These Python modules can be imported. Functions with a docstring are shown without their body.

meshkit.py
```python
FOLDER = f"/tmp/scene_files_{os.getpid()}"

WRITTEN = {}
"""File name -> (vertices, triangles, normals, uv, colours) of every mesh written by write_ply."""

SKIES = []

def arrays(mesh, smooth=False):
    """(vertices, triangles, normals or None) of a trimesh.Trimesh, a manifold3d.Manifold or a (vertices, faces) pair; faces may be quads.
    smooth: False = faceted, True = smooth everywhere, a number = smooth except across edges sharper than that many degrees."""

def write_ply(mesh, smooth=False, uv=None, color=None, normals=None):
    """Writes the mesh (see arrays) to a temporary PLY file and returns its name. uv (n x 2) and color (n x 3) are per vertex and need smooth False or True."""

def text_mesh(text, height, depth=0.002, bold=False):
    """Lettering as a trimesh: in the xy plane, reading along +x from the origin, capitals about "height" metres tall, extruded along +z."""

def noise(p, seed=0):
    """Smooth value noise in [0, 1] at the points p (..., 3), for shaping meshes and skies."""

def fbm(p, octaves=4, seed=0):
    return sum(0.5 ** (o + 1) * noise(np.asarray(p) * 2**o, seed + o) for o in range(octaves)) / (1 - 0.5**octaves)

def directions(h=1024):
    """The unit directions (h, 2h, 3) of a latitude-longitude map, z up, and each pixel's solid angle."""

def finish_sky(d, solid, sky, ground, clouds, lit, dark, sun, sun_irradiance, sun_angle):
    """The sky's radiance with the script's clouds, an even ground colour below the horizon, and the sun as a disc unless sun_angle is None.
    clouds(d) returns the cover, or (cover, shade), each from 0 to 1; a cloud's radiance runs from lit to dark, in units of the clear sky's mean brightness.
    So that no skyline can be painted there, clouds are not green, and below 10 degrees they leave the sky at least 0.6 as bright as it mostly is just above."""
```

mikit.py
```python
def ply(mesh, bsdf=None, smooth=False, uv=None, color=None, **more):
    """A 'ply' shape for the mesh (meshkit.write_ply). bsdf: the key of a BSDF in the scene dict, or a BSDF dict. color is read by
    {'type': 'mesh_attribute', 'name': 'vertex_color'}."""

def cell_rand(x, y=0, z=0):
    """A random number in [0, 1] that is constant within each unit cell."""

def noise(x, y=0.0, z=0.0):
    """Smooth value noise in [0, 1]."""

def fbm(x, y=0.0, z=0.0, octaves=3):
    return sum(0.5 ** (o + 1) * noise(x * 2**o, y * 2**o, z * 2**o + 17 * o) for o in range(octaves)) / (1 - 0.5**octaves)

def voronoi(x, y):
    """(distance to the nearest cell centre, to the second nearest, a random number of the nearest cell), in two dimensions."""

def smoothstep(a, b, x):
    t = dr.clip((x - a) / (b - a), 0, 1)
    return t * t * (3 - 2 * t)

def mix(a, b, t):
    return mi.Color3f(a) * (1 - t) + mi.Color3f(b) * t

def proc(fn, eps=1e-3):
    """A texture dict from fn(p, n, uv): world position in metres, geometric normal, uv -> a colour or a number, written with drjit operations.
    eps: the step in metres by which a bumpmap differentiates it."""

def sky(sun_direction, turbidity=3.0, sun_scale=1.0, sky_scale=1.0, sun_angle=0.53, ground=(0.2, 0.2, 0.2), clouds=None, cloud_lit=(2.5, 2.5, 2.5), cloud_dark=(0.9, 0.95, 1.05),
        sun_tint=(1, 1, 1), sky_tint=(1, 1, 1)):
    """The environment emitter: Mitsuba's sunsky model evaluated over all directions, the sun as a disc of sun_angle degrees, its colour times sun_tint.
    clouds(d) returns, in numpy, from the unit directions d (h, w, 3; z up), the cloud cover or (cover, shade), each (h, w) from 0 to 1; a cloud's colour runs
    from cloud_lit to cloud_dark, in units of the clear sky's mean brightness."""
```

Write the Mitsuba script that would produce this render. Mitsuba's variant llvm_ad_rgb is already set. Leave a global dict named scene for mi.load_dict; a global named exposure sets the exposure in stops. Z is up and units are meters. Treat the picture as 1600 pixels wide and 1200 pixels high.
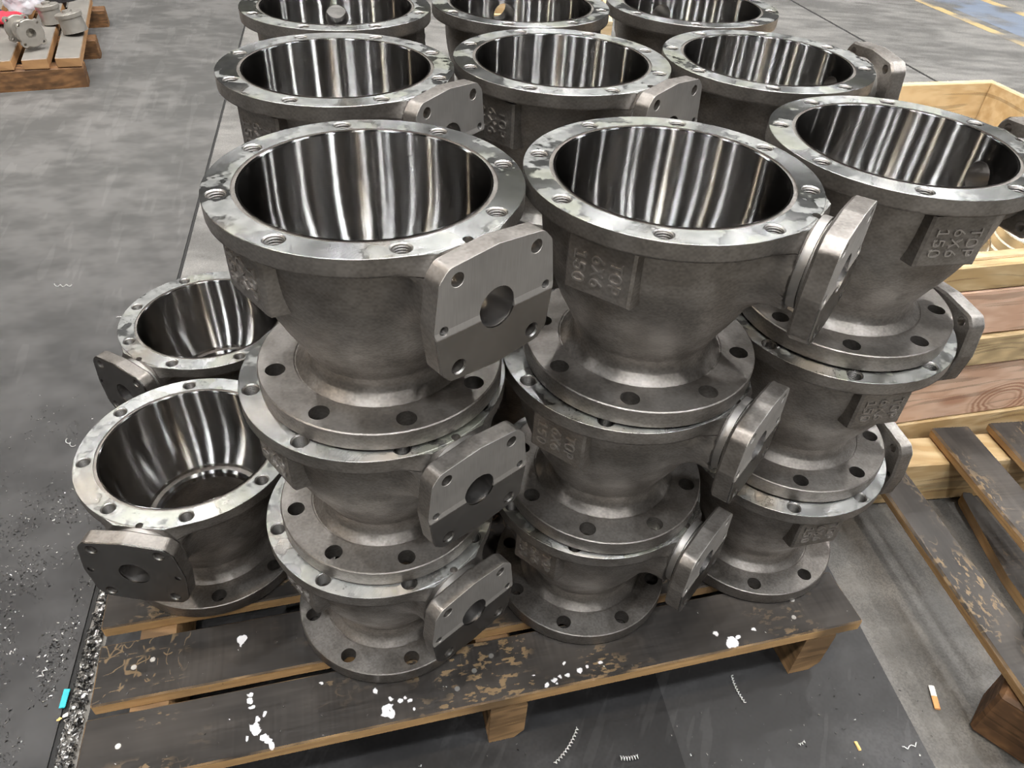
import math, random
import numpy as np, trimesh, manifold3d as m3
import drjit as dr, mitsuba as mi
import mikit, meshkit
from mikit import noise, fbm, voronoi, smoothstep, mix, proc
from shapely.geometry import Polygon

T = mi.ScalarTransform4f
M3, CS = m3.Manifold, m3.CrossSection
scene, labels = {}, {}
rng = np.random.default_rng(7)
random.seed(7)

# ------------------------------------------------------------------ camera, light, exposure
ZP = 0.14                                   # height of the pallet deck above the floor
F, PITCH, ROLL, CZ = 1147.19, 0.696995, 0.0624921, 1.03431 + ZP
fw = np.array([0, math.cos(PITCH), -math.sin(PITCH)]); rt0 = np.array([1.0, 0, 0]); up0 = np.cross(rt0, fw)
RT = math.cos(ROLL) * rt0 + math.sin(ROLL) * up0
UP = -math.sin(ROLL) * rt0 + math.cos(ROLL) * up0
CAM = np.array([0, 0, CZ])
scene['camera'] = {'type': 'perspective', 'fov': math.degrees(2 * math.atan(800 / F)), 'fov_axis': 'x', 'near_clip': 0.05, 'far_clip': 100.0,
                   'to_world': T().look_at(origin=CAM.tolist(), target=(CAM + fw).tolist(), up=UP.tolist())}
exposure = 0.12
LAMP = 500.0                                # radiance of a high bay lamp's lens
# x, y, strength, tint of the high bay lamps under the roof (7 m up)
WH, WARM, COOL = (1.0, 0.985, 0.965), (1.0, 0.80, 0.58), (0.95, 0.98, 1.0)
LAMP_SPOTS = [(-6.5, -3.0, 1.0, WARM), (-4.2, 1.0, 1.3, WH), (-3.2, -2.0, 1.2, WH), (-1.4, 2.6, 1.0, WH), (-1.2, -1.5, 1.2, COOL), (0.3, 0.2, 0.9, WARM),
              (0.9, -3.2, 1.3, WH), (1.2, 3.4, 0.9, WH), (2.4, -0.6, 1.2, COOL), (3.4, 2.2, 1.2, WH), (4.2, -3.0, 1.2, WH), (6.4, 0.4, 1.2, WH),
              (-4.4, 5.6, 1.0, WH), (0.0, 7.2, 1.0, WH), (4.4, 6.2, 2.4, WH), (-0.6, -6.4, 1.2, WH), (-7.5, 4.5, 0.9, WARM), (8.0, 5.0, 1.6, WH)]
LAMP_Z = 7.0


def at(px, py, z):
    """The point at height z (above the pallet deck's level) that the photograph shows at a pixel."""
    d = RT * (px - 800) / F - UP * (py - 600) / F + fw
    t = (z + ZP - CZ) / d[2]
    return CAM + d * t


# ------------------------------------------------------------------ materials
def C3(*v): return mi.Color3f(*v)


def bsdf(name, d): scene[name] = d


def cast_color(p, n, uv):
    a = fbm(p.x * 34, p.y * 34, p.z * 34, 3); b = noise(p.x * 420, p.y * 420, p.z * 420)
    c = mix((0.235, 0.219, 0.202), (0.335, 0.316, 0.296), smoothstep(0.3, 0.72, a))
    return c * (0.82 + 0.36 * b)


def cast_bump(p, n, uv):
    return noise(p.x * 620, p.y * 620, p.z * 620) + 0.8 * noise(p.x * 260, p.y * 260, p.z * 260)


bsdf('cast_steel', {'type': 'bumpmap', 'arbitrary': proc(cast_bump, 4e-4), 'scale': 0.00010,
     'bsdf': {'type': 'principled', 'base_color': proc(cast_color), 'metallic': 0.94, 'roughness': 0.45, 'specular': 0.5}})


bsdf('worn_letter', {'type': 'principled', 'base_color': {'type': 'rgb', 'value': [0.46, 0.44, 0.42]}, 'metallic': 0.95, 'roughness': 0.36})


def bore_color(p, n, uv):
    s = noise(uv.y * 900, uv.x * 3.0, p.z * 2); st = fbm(p.x * 22, p.y * 22, p.z * 22, 3)
    line = 1 - smoothstep(0.0012, 0.0045, dr.abs(uv.y - 0.722))     # tool mark where the cylinder ends
    return mi.Color3f(0.56, 0.555, 0.55) * (0.78 + 0.5 * line + 0.2 * s + 0.25 * smoothstep(0.35, 0.75, st) - 0.12)


bsdf('turned_bore', {'type': 'twosided', 'bsdf': {'type': 'roughconductor', 'material': 'none', 'distribution': 'beckmann', 'alpha_u': 0.013, 'alpha_v': 0.62, 'specular_reflectance': proc(bore_color)}})


def oil(p):
    a = fbm(p.x * 42, p.y * 42, p.z * 9 + 3, 4); b = fbm(p.x * 15 + 9, p.y * 15, p.z * 7, 3)
    return smoothstep(0.50, 0.56, a * 0.6 + b * 0.45)


def rim_mark(p):
    """the dried edges of the oil films, and dark specks"""
    v = 0.6 * fbm(p.x * 42, p.y * 42, p.z * 9 + 3, 4) + 0.45 * fbm(p.x * 15 + 9, p.y * 15, p.z * 7, 3)
    e = (1 - smoothstep(0.004, 0.016, dr.abs(v - 0.515))) * smoothstep(0.4, 0.6, noise(p.x * 60, p.y * 60, p.z * 20))
    return dr.maximum(e, smoothstep(0.80, 0.86, noise(p.x * 330, p.y * 330, p.z * 60)) * smoothstep(0.45, 0.6, fbm(p.x * 20, p.y * 20, 5.0, 2)))


def face_color(p, n, uv):
    s = noise(uv.y * 1400, uv.x * 2.0, p.z * 2); w = oil(p)
    g = smoothstep(0.52, 0.72, fbm(p.x * 26 + 4, p.y * 26, p.z * 5, 3))
    base = mix((0.53, 0.535, 0.53), (0.47, 0.475, 0.46), w)
    base = mix(base, (0.52, 0.53, 0.40), 0.55 * g * w)
    return base * (0.86 + 0.2 * s) * (1 - 0.55 * rim_mark(p))


def face_bump(p, n, uv): return fbm(p.x * 90, p.y * 90, p.z * 30, 3) + oil(p)


def oil_color(p, n, uv):
    g = smoothstep(0.50, 0.70, fbm(p.x * 24 + 4, p.y * 24, p.z * 5, 3)); d = fbm(p.x * 110, p.y * 110, p.z * 20, 3)
    return (1 - 0.6 * rim_mark(p)) * mix(mix((0.33, 0.34, 0.335), (0.47, 0.48, 0.47), smoothstep(0.3, 0.7, d)), mi.Color3f(0.44, 0.46, 0.32), 0.4 * g)


bsdf('turned_face', {'type': 'twosided', 'bsdf': {'type': 'blendbsdf', 'weight': proc(lambda p, n, uv: 0.10 + 0.60 * oil(p)),
     'bsdf_0': {'type': 'roughconductor', 'material': 'none', 'distribution': 'beckmann', 'alpha_u': 0.085, 'alpha_v': 0.36, 'specular_reflectance': proc(face_color)},
     'bsdf_1': {'type': 'bumpmap', 'arbitrary': proc(face_bump, 6e-4), 'scale': 0.0004,
                'bsdf': {'type': 'roughconductor', 'material': 'none', 'distribution': 'ggx', 'alpha': 0.3, 'specular_reflectance': proc(oil_color)}}}})


def mill_color(p, n, uv):
    w = fbm(p.x * 30, p.y * 30, p.z * 30, 3); s = noise(p.x * 900, p.y * 900, p.z * 60)
    return mi.Color3f(0.50, 0.485, 0.465) * (0.72 + 0.3 * w + 0.12 * s)


bsdf('milled_steel', {'type': 'twosided', 'bsdf': {'type': 'roughconductor', 'material': 'none', 'distribution': 'ggx', 'alpha': 0.4, 'specular_reflectance': proc(mill_color)}})
bsdf('ground_steel', {'type': 'twosided', 'bsdf': {'type': 'roughconductor', 'material': 'none', 'distribution': 'beckmann', 'alpha': 0.17, 'specular_reflectance': proc(lambda p, n, uv: mill_color(p, n, uv) * 0.6)}})
bsdf('thread_steel', {'type': 'twosided', 'bsdf': {'type': 'roughconductor', 'material': 'none', 'distribution': 'ggx', 'alpha': 0.25, 'specular_reflectance': {'type': 'rgb', 'value': [0.16, 0.156, 0.15]}}})
bsdf('stem_steel', {'type': 'twosided', 'bsdf': {'type': 'roughconductor', 'material': 'none', 'distribution': 'ggx', 'alpha': 0.13, 'specular_reflectance': {'type': 'rgb', 'value': [0.42, 0.41, 0.40]}}})
bsdf('curl_steel', {'type': 'principled', 'base_color': {'type': 'rgb', 'value': [0.8, 0.8, 0.8]}, 'metallic': 0.5, 'roughness': 0.4})
bsdf('bright_steel', {'type': 'twosided', 'bsdf': {'type': 'roughconductor', 'material': 'none', 'distribution': 'ggx', 'alpha': 0.24, 'specular_reflectance': {'type': 'rgb', 'value': [0.40, 0.39, 0.375]}}})


# pallet frame of the main pallet: u along the boards, v across
PA = math.radians(16.3)
PU, PV = np.array([math.cos(PA), math.sin(PA), 0]), np.array([-math.sin(PA), math.cos(PA), 0])
# paint drops on the two front boards: x, y, radius in metres (deck plane)
DROPS = [(-0.386, 0.592, 0.0075), (-0.384, 0.584, 0.0045), (-0.345, 0.498, 0.0045), (-0.347, 0.507, 0.003), (-0.339, 0.488, 0.003), (-0.327, 0.462, 0.006), (-0.322, 0.456, 0.0055), (-0.326, 0.472, 0.004),
         (-0.309, 0.448, 0.006), (-0.302, 0.443, 0.004), (-0.297, 0.438, 0.0045), (-0.318, 0.481, 0.003), (-0.331, 0.445, 0.003), (-0.148, 0.496, 0.0085), (-0.141, 0.492, 0.006), (-0.171, 0.523, 0.004),
         (-0.146, 0.514, 0.003), (-0.132, 0.512, 0.0035), (-0.125, 0.517, 0.003), (-0.118, 0.513, 0.003), (-0.112, 0.50, 0.002), (0.372, 0.639, 0.009), (0.365, 0.634, 0.006), (0.347, 0.652, 0.004), (0.382, 0.648, 0.004),
         (0.128, 0.575, 0.004), (0.14, 0.583, 0.003), (0.11, 0.566, 0.003), (0.09, 0.558, 0.0035), (0.099, 0.563, 0.003), (0.08, 0.549, 0.003), (0.15, 0.56, 0.0025), (0.16, 0.59, 0.003), (0.06, 0.563, 0.0025), (0.41, 0.665, 0.003),
         (0.094, 0.552, 0.002), (0.105, 0.585, 0.002), (-0.25, 0.53, 0.0025), (-0.21, 0.545, 0.002)]


def drops(p):
    d = mi.Float(9)
    wx = p.x + 0.007 * (fbm(p.x * 170, p.y * 170) - 0.5); wy = p.y + 0.007 * (fbm(p.x * 170 + 7, p.y * 170) - 0.5)
    for x, y, r in DROPS:
        d = dr.minimum(d, dr.sqrt(dr.square(wx - x) + dr.square((wy - y) * 1.0)) - r)
    return 1 - smoothstep(-0.0006, 0.0006, d)


def wood_along(p, ax, ay):
    """coordinates along and across the grain"""
    return p.x * ax + p.y * ay, -p.x * ay + p.y * ax


def dark_board(ax, ay, lit, paint, tone=(1.0, 1.0, 1.0)):
    def fn(p, n, uv):
        s, c = wood_along(p, ax, ay)
        grain = fbm(s * 9, c * 170, p.z * 170, 3); big = fbm(s * 7, c * 16 + 3, 2.0, 3); worn = fbm(s * 24 + 8, c * 60, 1.0, 4)
        saw = noise(s * 300 + 1.2 * noise(c * 30, s * 9), c * 9) * smoothstep(0.35, 0.65, fbm(s * 5 + 3, c * 12, 6.0, 2))
        fresh = mix((0.25, 0.148, 0.066), (0.46, 0.295, 0.138), grain)
        dirt = mi.Color3f(*tone) * mix((0.013, 0.0115, 0.0105), (0.044, 0.039, 0.035), smoothstep(0.3, 0.75, big) * 0.75 + 0.35 * grain * lit) * (0.82 + 0.3 * saw)
        patch = smoothstep(0.50, 0.68, fbm(s * 6.3 + 2, c * 13, 4.0, 3))
        line = mi.Float(0)
        for k, (fs, fc) in enumerate(((17, 20), (9, 34), (30, 12))):
            line = dr.maximum(line, 1 - smoothstep(0.004, 0.016, dr.abs(fbm(s * fs + 5 * k, c * fc, 7.0 + k, 3) - 0.5)))
        scr = dr.maximum(smoothstep(0.57, 0.68, fbm(s * 90 + 8, c * 190, 1.0, 4)) * patch, 0.8 * line * smoothstep(0.42, 0.60, fbm(s * 5 + 7, c * 9, 2.0, 2)) * smoothstep(0.35, 0.6, noise(s * 160, c * 160)))
        top = mix(dirt, mi.Color3f(0.22, 0.15, 0.078), 0.6 * scr)
        if paint:
            top = mix(top, mi.Color3f(0.50, 0.50, 0.52), drops(p))
        k = smoothstep(0.45, 0.8, n.z + 0.25 * (worn - 0.5))
        side = mix(fresh, mi.Color3f(0.09, 0.06, 0.035), smoothstep(0.5, 0.8, big) * 0.8)
        return mix(side, top, k)
    return fn


def board_bump(ax, ay):
    def fn(p, n, uv):
        s, c = wood_along(p, ax, ay)
        return fbm(s * 12, c * 260, p.z * 260, 2) + 0.5 * noise(s * 330, c * 18)
    return fn


bsdf('pallet_board_wood', {'type': 'bumpmap', 'arbitrary': proc(board_bump(PU[0], PU[1]), 8e-4), 'scale': 0.0009,
     'bsdf': {'type': 'principled', 'base_color': proc(dark_board(PU[0], PU[1], 1.0, True)), 'roughness': 0.66, 'specular': 0.25}})
RA = math.radians(10.0)
RU, RV = np.array([math.cos(RA), math.sin(RA), 0]), np.array([-math.sin(RA), math.cos(RA), 0])
bsdf('grey_board_wood', {'type': 'bumpmap', 'arbitrary': proc(board_bump(RV[0], RV[1]), 8e-4), 'scale': 0.0009,
     'bsdf': {'type': 'principled', 'base_color': proc(dark_board(RV[0], RV[1], 1.2, False, (1.2, 1.19, 1.17))), 'roughness': 0.6, 'specular': 0.4}})


def plain_wood(a, b, c, kx=7.0, spot=None):
    """wood whose grain runs level: a light, b dark, c knots"""
    def fn(p, n, uv):
        s = p.x * 0.966 + p.y * 0.259
        t = p.z * 60 + 4 * fbm(s * 3.2, p.z * 9, p.y * 2, 3)
        g = fbm(s * kx, t, p.y * 50, 3); big = fbm(s * 4, p.z * 12, p.y * 4, 3)
        v, _, _ = voronoi(s * 3.1 + 0.4, p.z * 7.5 + p.y)
        knot = 1 - smoothstep(0.05, 0.16, v + 0.05 * (g - 0.5))
        col = mix(mix(a, b, smoothstep(0.34, 0.64, g * 0.65 + big * 0.35)), c, 0.7 * knot)
        col = col * (1 - 0.28 * smoothstep(0.60, 0.70, fbm(s * 5, t * 2.2, 9.0, 2)))
        if spot is not None:
            ds = (s - spot[0]) * 0.62 + 0.012 * (g - 0.5); dz = p.z - spot[1] + 0.008 * (big - 0.5)
            d = dr.sqrt(ds * ds + dz * dz)
            halo = smoothstep(0.012, 0.03, d) * (1 - smoothstep(0.045, 0.062, d))
            col = mix(col, mi.Color3f(0.30, 0.15, 0.09), 0.75 * halo * (0.6 + 0.5 * dr.sin(d * 700)))
        return col
    return fn


KNOT = at(1562, 622, 0.03)
for nm, cols in {'crate_pine': ((0.50, 0.385, 0.225), (0.38, 0.26, 0.125), (0.22, 0.12, 0.05)), 'crate_pink': ((0.62, 0.44, 0.33), (0.52, 0.33, 0.23), (0.36, 0.17, 0.10)),
                 'crate_bark': ((0.55, 0.42, 0.24), (0.30, 0.22, 0.12), (0.1, 0.07, 0.04)), 'crate_ply': ((0.52, 0.41, 0.255), (0.43, 0.31, 0.165), (0.3, 0.18, 0.08)),
                 'brown_wood': ((0.19, 0.098, 0.042), (0.09, 0.047, 0.022), (0.06, 0.03, 0.015)), 'block_wood': ((0.27, 0.165, 0.08), (0.13, 0.08, 0.04), (0.07, 0.04, 0.02))}.items():
    bsdf(nm, {'type': 'principled', 'base_color': proc(plain_wood(*cols, spot=(KNOT[0] * 0.966 + KNOT[1] * 0.259, 0.03 + ZP) if nm == 'crate_pink' else None)), 'roughness': 0.6, 'specular': 0.35})


def concrete(p, n, uv):
    a = fbm(p.x * 2.2, p.y * 5.0, 0.0, 4); b = fbm(p.x * 9, p.y * 22, 3.0, 3); g = noise(p.x * 420, p.y * 420)
    c = mix((0.095, 0.093, 0.089), (0.178, 0.174, 0.166), smoothstep(0.3, 0.7, 0.6 * a + 0.4 * b))
    c = c * (0.80 + 0.4 * g)
    near = 1 - smoothstep(0.9, 1.9, p.y)             # the dirtier strip between the two pallets
    c = mix(c, c * mi.Color3f(0.75, 0.73, 0.70), near)
    # painted bay beyond the yellow lines
    return c


bsdf('concrete', {'type': 'bumpmap', 'arbitrary': proc(lambda p, n, uv: noise(p.x * 300, p.y * 300) + fbm(p.x * 40, p.y * 40, 0.0, 2), 1e-3), 'scale': 0.0006,
     'bsdf': {'type': 'principled', 'base_color': proc(concrete), 'roughness': 0.55, 'specular': 0.45}})


def left_mat(p, n, uv):
    a = fbm(p.x * 4.6 - p.y * 1.5, p.y * 4.4 + p.x, 0.0, 5); b = fbm(p.x * 14 - p.y * 7, p.y * 20 + p.x * 4, 3.0, 3)
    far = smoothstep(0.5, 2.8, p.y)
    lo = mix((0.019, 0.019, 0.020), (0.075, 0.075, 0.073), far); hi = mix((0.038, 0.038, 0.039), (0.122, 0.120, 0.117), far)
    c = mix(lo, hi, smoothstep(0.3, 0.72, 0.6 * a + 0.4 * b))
    scr = smoothstep(0.63, 0.7, fbm(p.x * 30 + p.y * 9, p.y * 5, 2.0, 3))
    return c * (1 + 0.12 * scr)


def rubber(p, n, uv):
    a = fbm(p.x * 6, p.y * 9, 0.0, 4); s = smoothstep(0.64, 0.70, fbm(p.x * 60 - p.y * 22, p.y * 8 + p.x * 5, 2.0, 3)); b = noise(p.x * 300, p.y * 300)
    return mix((0.008, 0.008, 0.0085), (0.026, 0.026, 0.027), smoothstep(0.3, 0.75, a)) * (0.8 + 0.3 * b) + mi.Color3f(0.006) * s


def rubber_light(p, n, uv): return rubber(p, n, uv) * 1.3 + mi.Color3f(0.012)


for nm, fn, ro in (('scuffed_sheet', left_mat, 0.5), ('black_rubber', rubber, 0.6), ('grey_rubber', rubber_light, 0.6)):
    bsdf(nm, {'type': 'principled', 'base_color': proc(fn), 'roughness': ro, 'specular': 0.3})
def worn_paint(col, lo, hi):
    return lambda p, n, uv: mix(concrete(p, n, uv), col, 0.75 * smoothstep(lo, hi, fbm(p.x * 5, p.y * 5, 1.0, 4)))


bsdf('yellow_paint', {'type': 'principled', 'base_color': proc(worn_paint((0.46, 0.34, 0.15), 0.3, 0.62)), 'roughness': 0.5})
bsdf('blue_grey_paint', {'type': 'principled', 'base_color': proc(worn_paint((0.17, 0.21, 0.28), 0.2, 0.6)), 'roughness': 0.35})
for nm, col, ro in (('teal_plastic', (0.02, 0.36, 0.42), 0.4), ('paper_white', (0.72, 0.70, 0.66), 0.8), ('cork_paper', (0.62, 0.32, 0.13), 0.8),
                    ('red_knit', (0.55, 0.03, 0.05), 0.85), ('navy_knit', (0.02, 0.022, 0.05), 0.85), ('black_iron', (0.025, 0.024, 0.026), 0.45), ('hall_grey', (0.10, 0.098, 0.095), 0.8), ('roof_grey', (0.08, 0.08, 0.08), 0.8),
                    ('lamp_housing', (0.5, 0.5, 0.5), 0.5), ('splinter_wood', (0.62, 0.42, 0.16), 0.7), ('dust_dark', (0.02, 0.02, 0.02), 0.9)):
    bsdf(nm, {'type': 'principled', 'base_color': {'type': 'rgb', 'value': list(col)}, 'roughness': ro, 'specular': 0.4})
bsdf('bag_film', {'type': 'blendbsdf', 'weight': 0.4, 'bsdf_0': {'type': 'thindielectric', 'int_ior': 1.45}, 'bsdf_1': {'type': 'twosided', 'bsdf': {'type': 'principled', 'base_color': {'type': 'rgb', 'value': [0.75, 0.75, 0.82]}, 'roughness': 0.3, 'specular': 0.7}}})
bsdf('pale_casting', {'type': 'principled', 'base_color': proc(lambda p, n, uv: mix((0.33, 0.315, 0.285), (0.46, 0.44, 0.405), fbm(p.x * 40, p.y * 40, p.z * 40, 2))), 'metallic': 0.7, 'roughness': 0.38})


# ------------------------------------------------------------------ helpers
def tag(key, label=None, cat=None, group=None, kind=None):
    d = labels.setdefault(key, {})
    for k, v in (('label', label), ('category', cat), ('group', group), ('kind', kind)):
        if v: d[k] = v
    return key


used = set()


def numbered(name):
    key, i = name, 0
    while key in used:
        i += 1; key = f'{name}_{i:03d}'
    used.add(key)
    return key


def put(name, shape, parent=None, to_world=None):
    key = numbered(f'{parent}__{name}' if parent else name)
    scene[key] = {**shape, 'to_world': to_world} if to_world is not None else shape
    return key


def tm(man):
    m = man.to_mesh()
    return trimesh.Trimesh(np.asarray(m.vert_properties)[:, :3], np.asarray(m.tri_verts), process=False)


def mf(mesh):
    return M3(m3.Mesh(np.asarray(mesh.vertices, np.float32), np.asarray(mesh.faces, np.uint32)))


def box(x0, x1, y0, y1, z0, z1): return M3.cube([x1 - x0, y1 - y0, z1 - z0]).translate([x0, y0, z0])


def lathe(profile, segs=96):
    """solid of revolution about z from a closed (r, z) polygon"""
    c = CS([np.asarray(profile, float)], m3.FillRule.NonZero)
    return c.revolve(segs)


def chamfered(x0, x1, y0, y1, z0, z1, c=0.002, wob=0.0, seed=0):
    """a box with chamfered edges and, with wob, a slightly uneven outline"""
    r = np.random.default_rng(seed)
    pts = []
    for a in (0, 1):
        for b in (0, 1):
            for d in (0, 1):
                q = np.array([[x0, x1][a], [y0, y1][b], [z0, z1][d]]) + wob * r.uniform(-1, 1, 3)
                s = np.array([1 - 2 * a, 1 - 2 * b, 1 - 2 * d]) * c
                for k in range(3):
                    o = s.copy(); o[k] = 0; pts.append(q + o)
    return M3.hull_points(np.array(pts))


def frame(origin, ex, ey, ez=(0, 0, 1)):
    m = np.eye(4); m[:3, 0], m[:3, 1], m[:3, 2], m[:3, 3] = ex, ey, ez, origin
    return m


def shape(mesh, mat, smooth=False): return mikit.ply(tm(mesh) if isinstance(mesh, M3) else mesh, mat, smooth=smooth)


def tube(points, rad, sides=8):
    p = np.asarray(points, float); n = len(p)
    t = np.gradient(p, axis=0); t /= np.linalg.norm(t, axis=1, keepdims=True) + 1e-12
    a = np.cross(t, np.where(np.abs(t[:, 2:]) < 0.9, [0, 0, 1.0], [1.0, 0, 0])); a /= np.linalg.norm(a, axis=1, keepdims=True) + 1e-12
    b = np.cross(t, a); ang = np.arange(sides) * 2 * np.pi / sides
    r = np.broadcast_to(rad, (n,))[:, None, None]
    v = (p[:, None] + r * (np.cos(ang)[None, :, None] * a[:, None] + np.sin(ang)[None, :, None] * b[:, None])).reshape(-1, 3)
    i, j = np.meshgrid(np.arange(n - 1), np.arange(sides), indexing='ij')
    q = np.stack([i * sides + j, i * sides + (j + 1) % sides, (i + 1) * sides + (j + 1) % sides, (i + 1) * sides + j], -1).reshape(-1, 4)
    f = [q[:, [0, 1, 2]], q[:, [0, 2, 3]]]
    k = np.arange(1, sides - 1)
    f += [np.stack([k * 0, k + 1, k], 1), np.stack([k * 0, k, k + 1], 1) + (n - 1) * sides]
    return trimesh.Trimesh(v, np.vstack(f), process=False)


def lathe_shape(mesh, mat, normal_fn=None):
    """ply with u round the axis and v along it, its tangent following the turning marks"""
    v, f = np.asarray(mesh.vertices), np.asarray(mesh.faces)
    P = v[f]; ang = np.arctan2(P[..., 1], P[..., 0]); c = np.arctan2(P[..., 1].sum(1), P[..., 0].sum(1))
    ang = c[:, None] + (ang - c[:, None] + np.pi) % (2 * np.pi) - np.pi
    nf = np.cross(P[:, 1] - P[:, 0], P[:, 2] - P[:, 0])
    lying = np.abs(nf[:, 2]) > 0.8 * np.linalg.norm(nf, axis=1)       # along the radius on level faces, else along the axis
    uvw = np.stack([ang / (2 * np.pi) + 0.5, np.where(lying[:, None], np.hypot(P[..., 0], P[..., 1]) * 2, P[..., 2] * 4)], -1).reshape(-1, 2)
    pts = P.reshape(-1, 3); ok = np.linalg.norm(nf, axis=1) > 1e-14
    pts = pts.reshape(-1, 3, 3)[ok].reshape(-1, 3); uvw = uvw.reshape(-1, 3, 2)[ok].reshape(-1, 2); nf = nf[ok] / np.linalg.norm(nf[ok], axis=1, keepdims=True)
    tri = np.arange(len(pts)).reshape(-1, 3)
    nn = np.repeat(nf, 3, 0) if normal_fn is None else normal_fn(pts, np.repeat(nf, 3, 0))
    path = meshkit.write_ply(trimesh.Trimesh(pts, tri, process=False), False, uv=uvw, normals=nn)
    return {'type': 'ply', 'filename': path, 'face_normals': False, 'bsdf': {'type': 'ref', 'id': mat}}


# ------------------------------------------------------------------ the hall
def struct(name, mesh, mat, label, smooth=False):
    k = put(name, shape(mesh, mat, smooth)); tag(k, label, kind='structure'); return k


struct('floor', box(-12, 13, -10, 16, -0.3, 0.0), 'concrete', 'worn grey concrete factory floor')
struct('wall_back', box(-12, 13, 16, 16.2, 0, 7.6), 'hall_grey', 'grey hall wall far behind')
struct('wall_front', box(-12, 13, -10.2, -10, 0, 7.6), 'hall_grey', 'grey hall wall behind the camera')
struct('wall_left', box(-12.2, -12, -10, 16, 0, 7.6), 'hall_grey', 'grey hall wall on the left')
struct('wall_right', box(13, 13.2, -10, 16, 0, 7.6), 'hall_grey', 'grey hall wall on the right')
struct('ceiling', box(-12.2, 13.2, -10.2, 16.2, 7.6, 7.8), 'roof_grey', 'dark grey hall roof')

lens = M3.cylinder(0.012, 0.17, 0.17, 32)
housing = lathe([(0, 0.0), (0.175, 0.0), (0.18, 0.03), (0.11, 0.14), (0.06, 0.22), (0.02, 0.24), (0.02, 0.56), (0, 0.56)], 32)
housing_shape = shape(housing, 'lamp_housing', 30)
lens_mesh = tm(lens)
for x, y, s, tint in LAMP_SPOTS:
    key = numbered('high_bay_lamp')
    tag(key, 'round high bay lamp hanging from the hall roof', 'lamp', 'high bay lamps under the roof')
    w = T().translate([x, y, LAMP_Z])
    put('housing', housing_shape, key, w @ T().translate([0, 0, 0.04]))
    put('lens', {**mikit.ply(lens_mesh, 'lamp_housing'), 'emitter': {'type': 'area', 'radiance': {'type': 'rgb', 'value': [LAMP * s * c for c in tint]}}}, key, w @ T().translate([0, 0, 0.02]))

# thin sheets lying on the concrete
fz = -ZP
SHEET = 0.004


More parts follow.
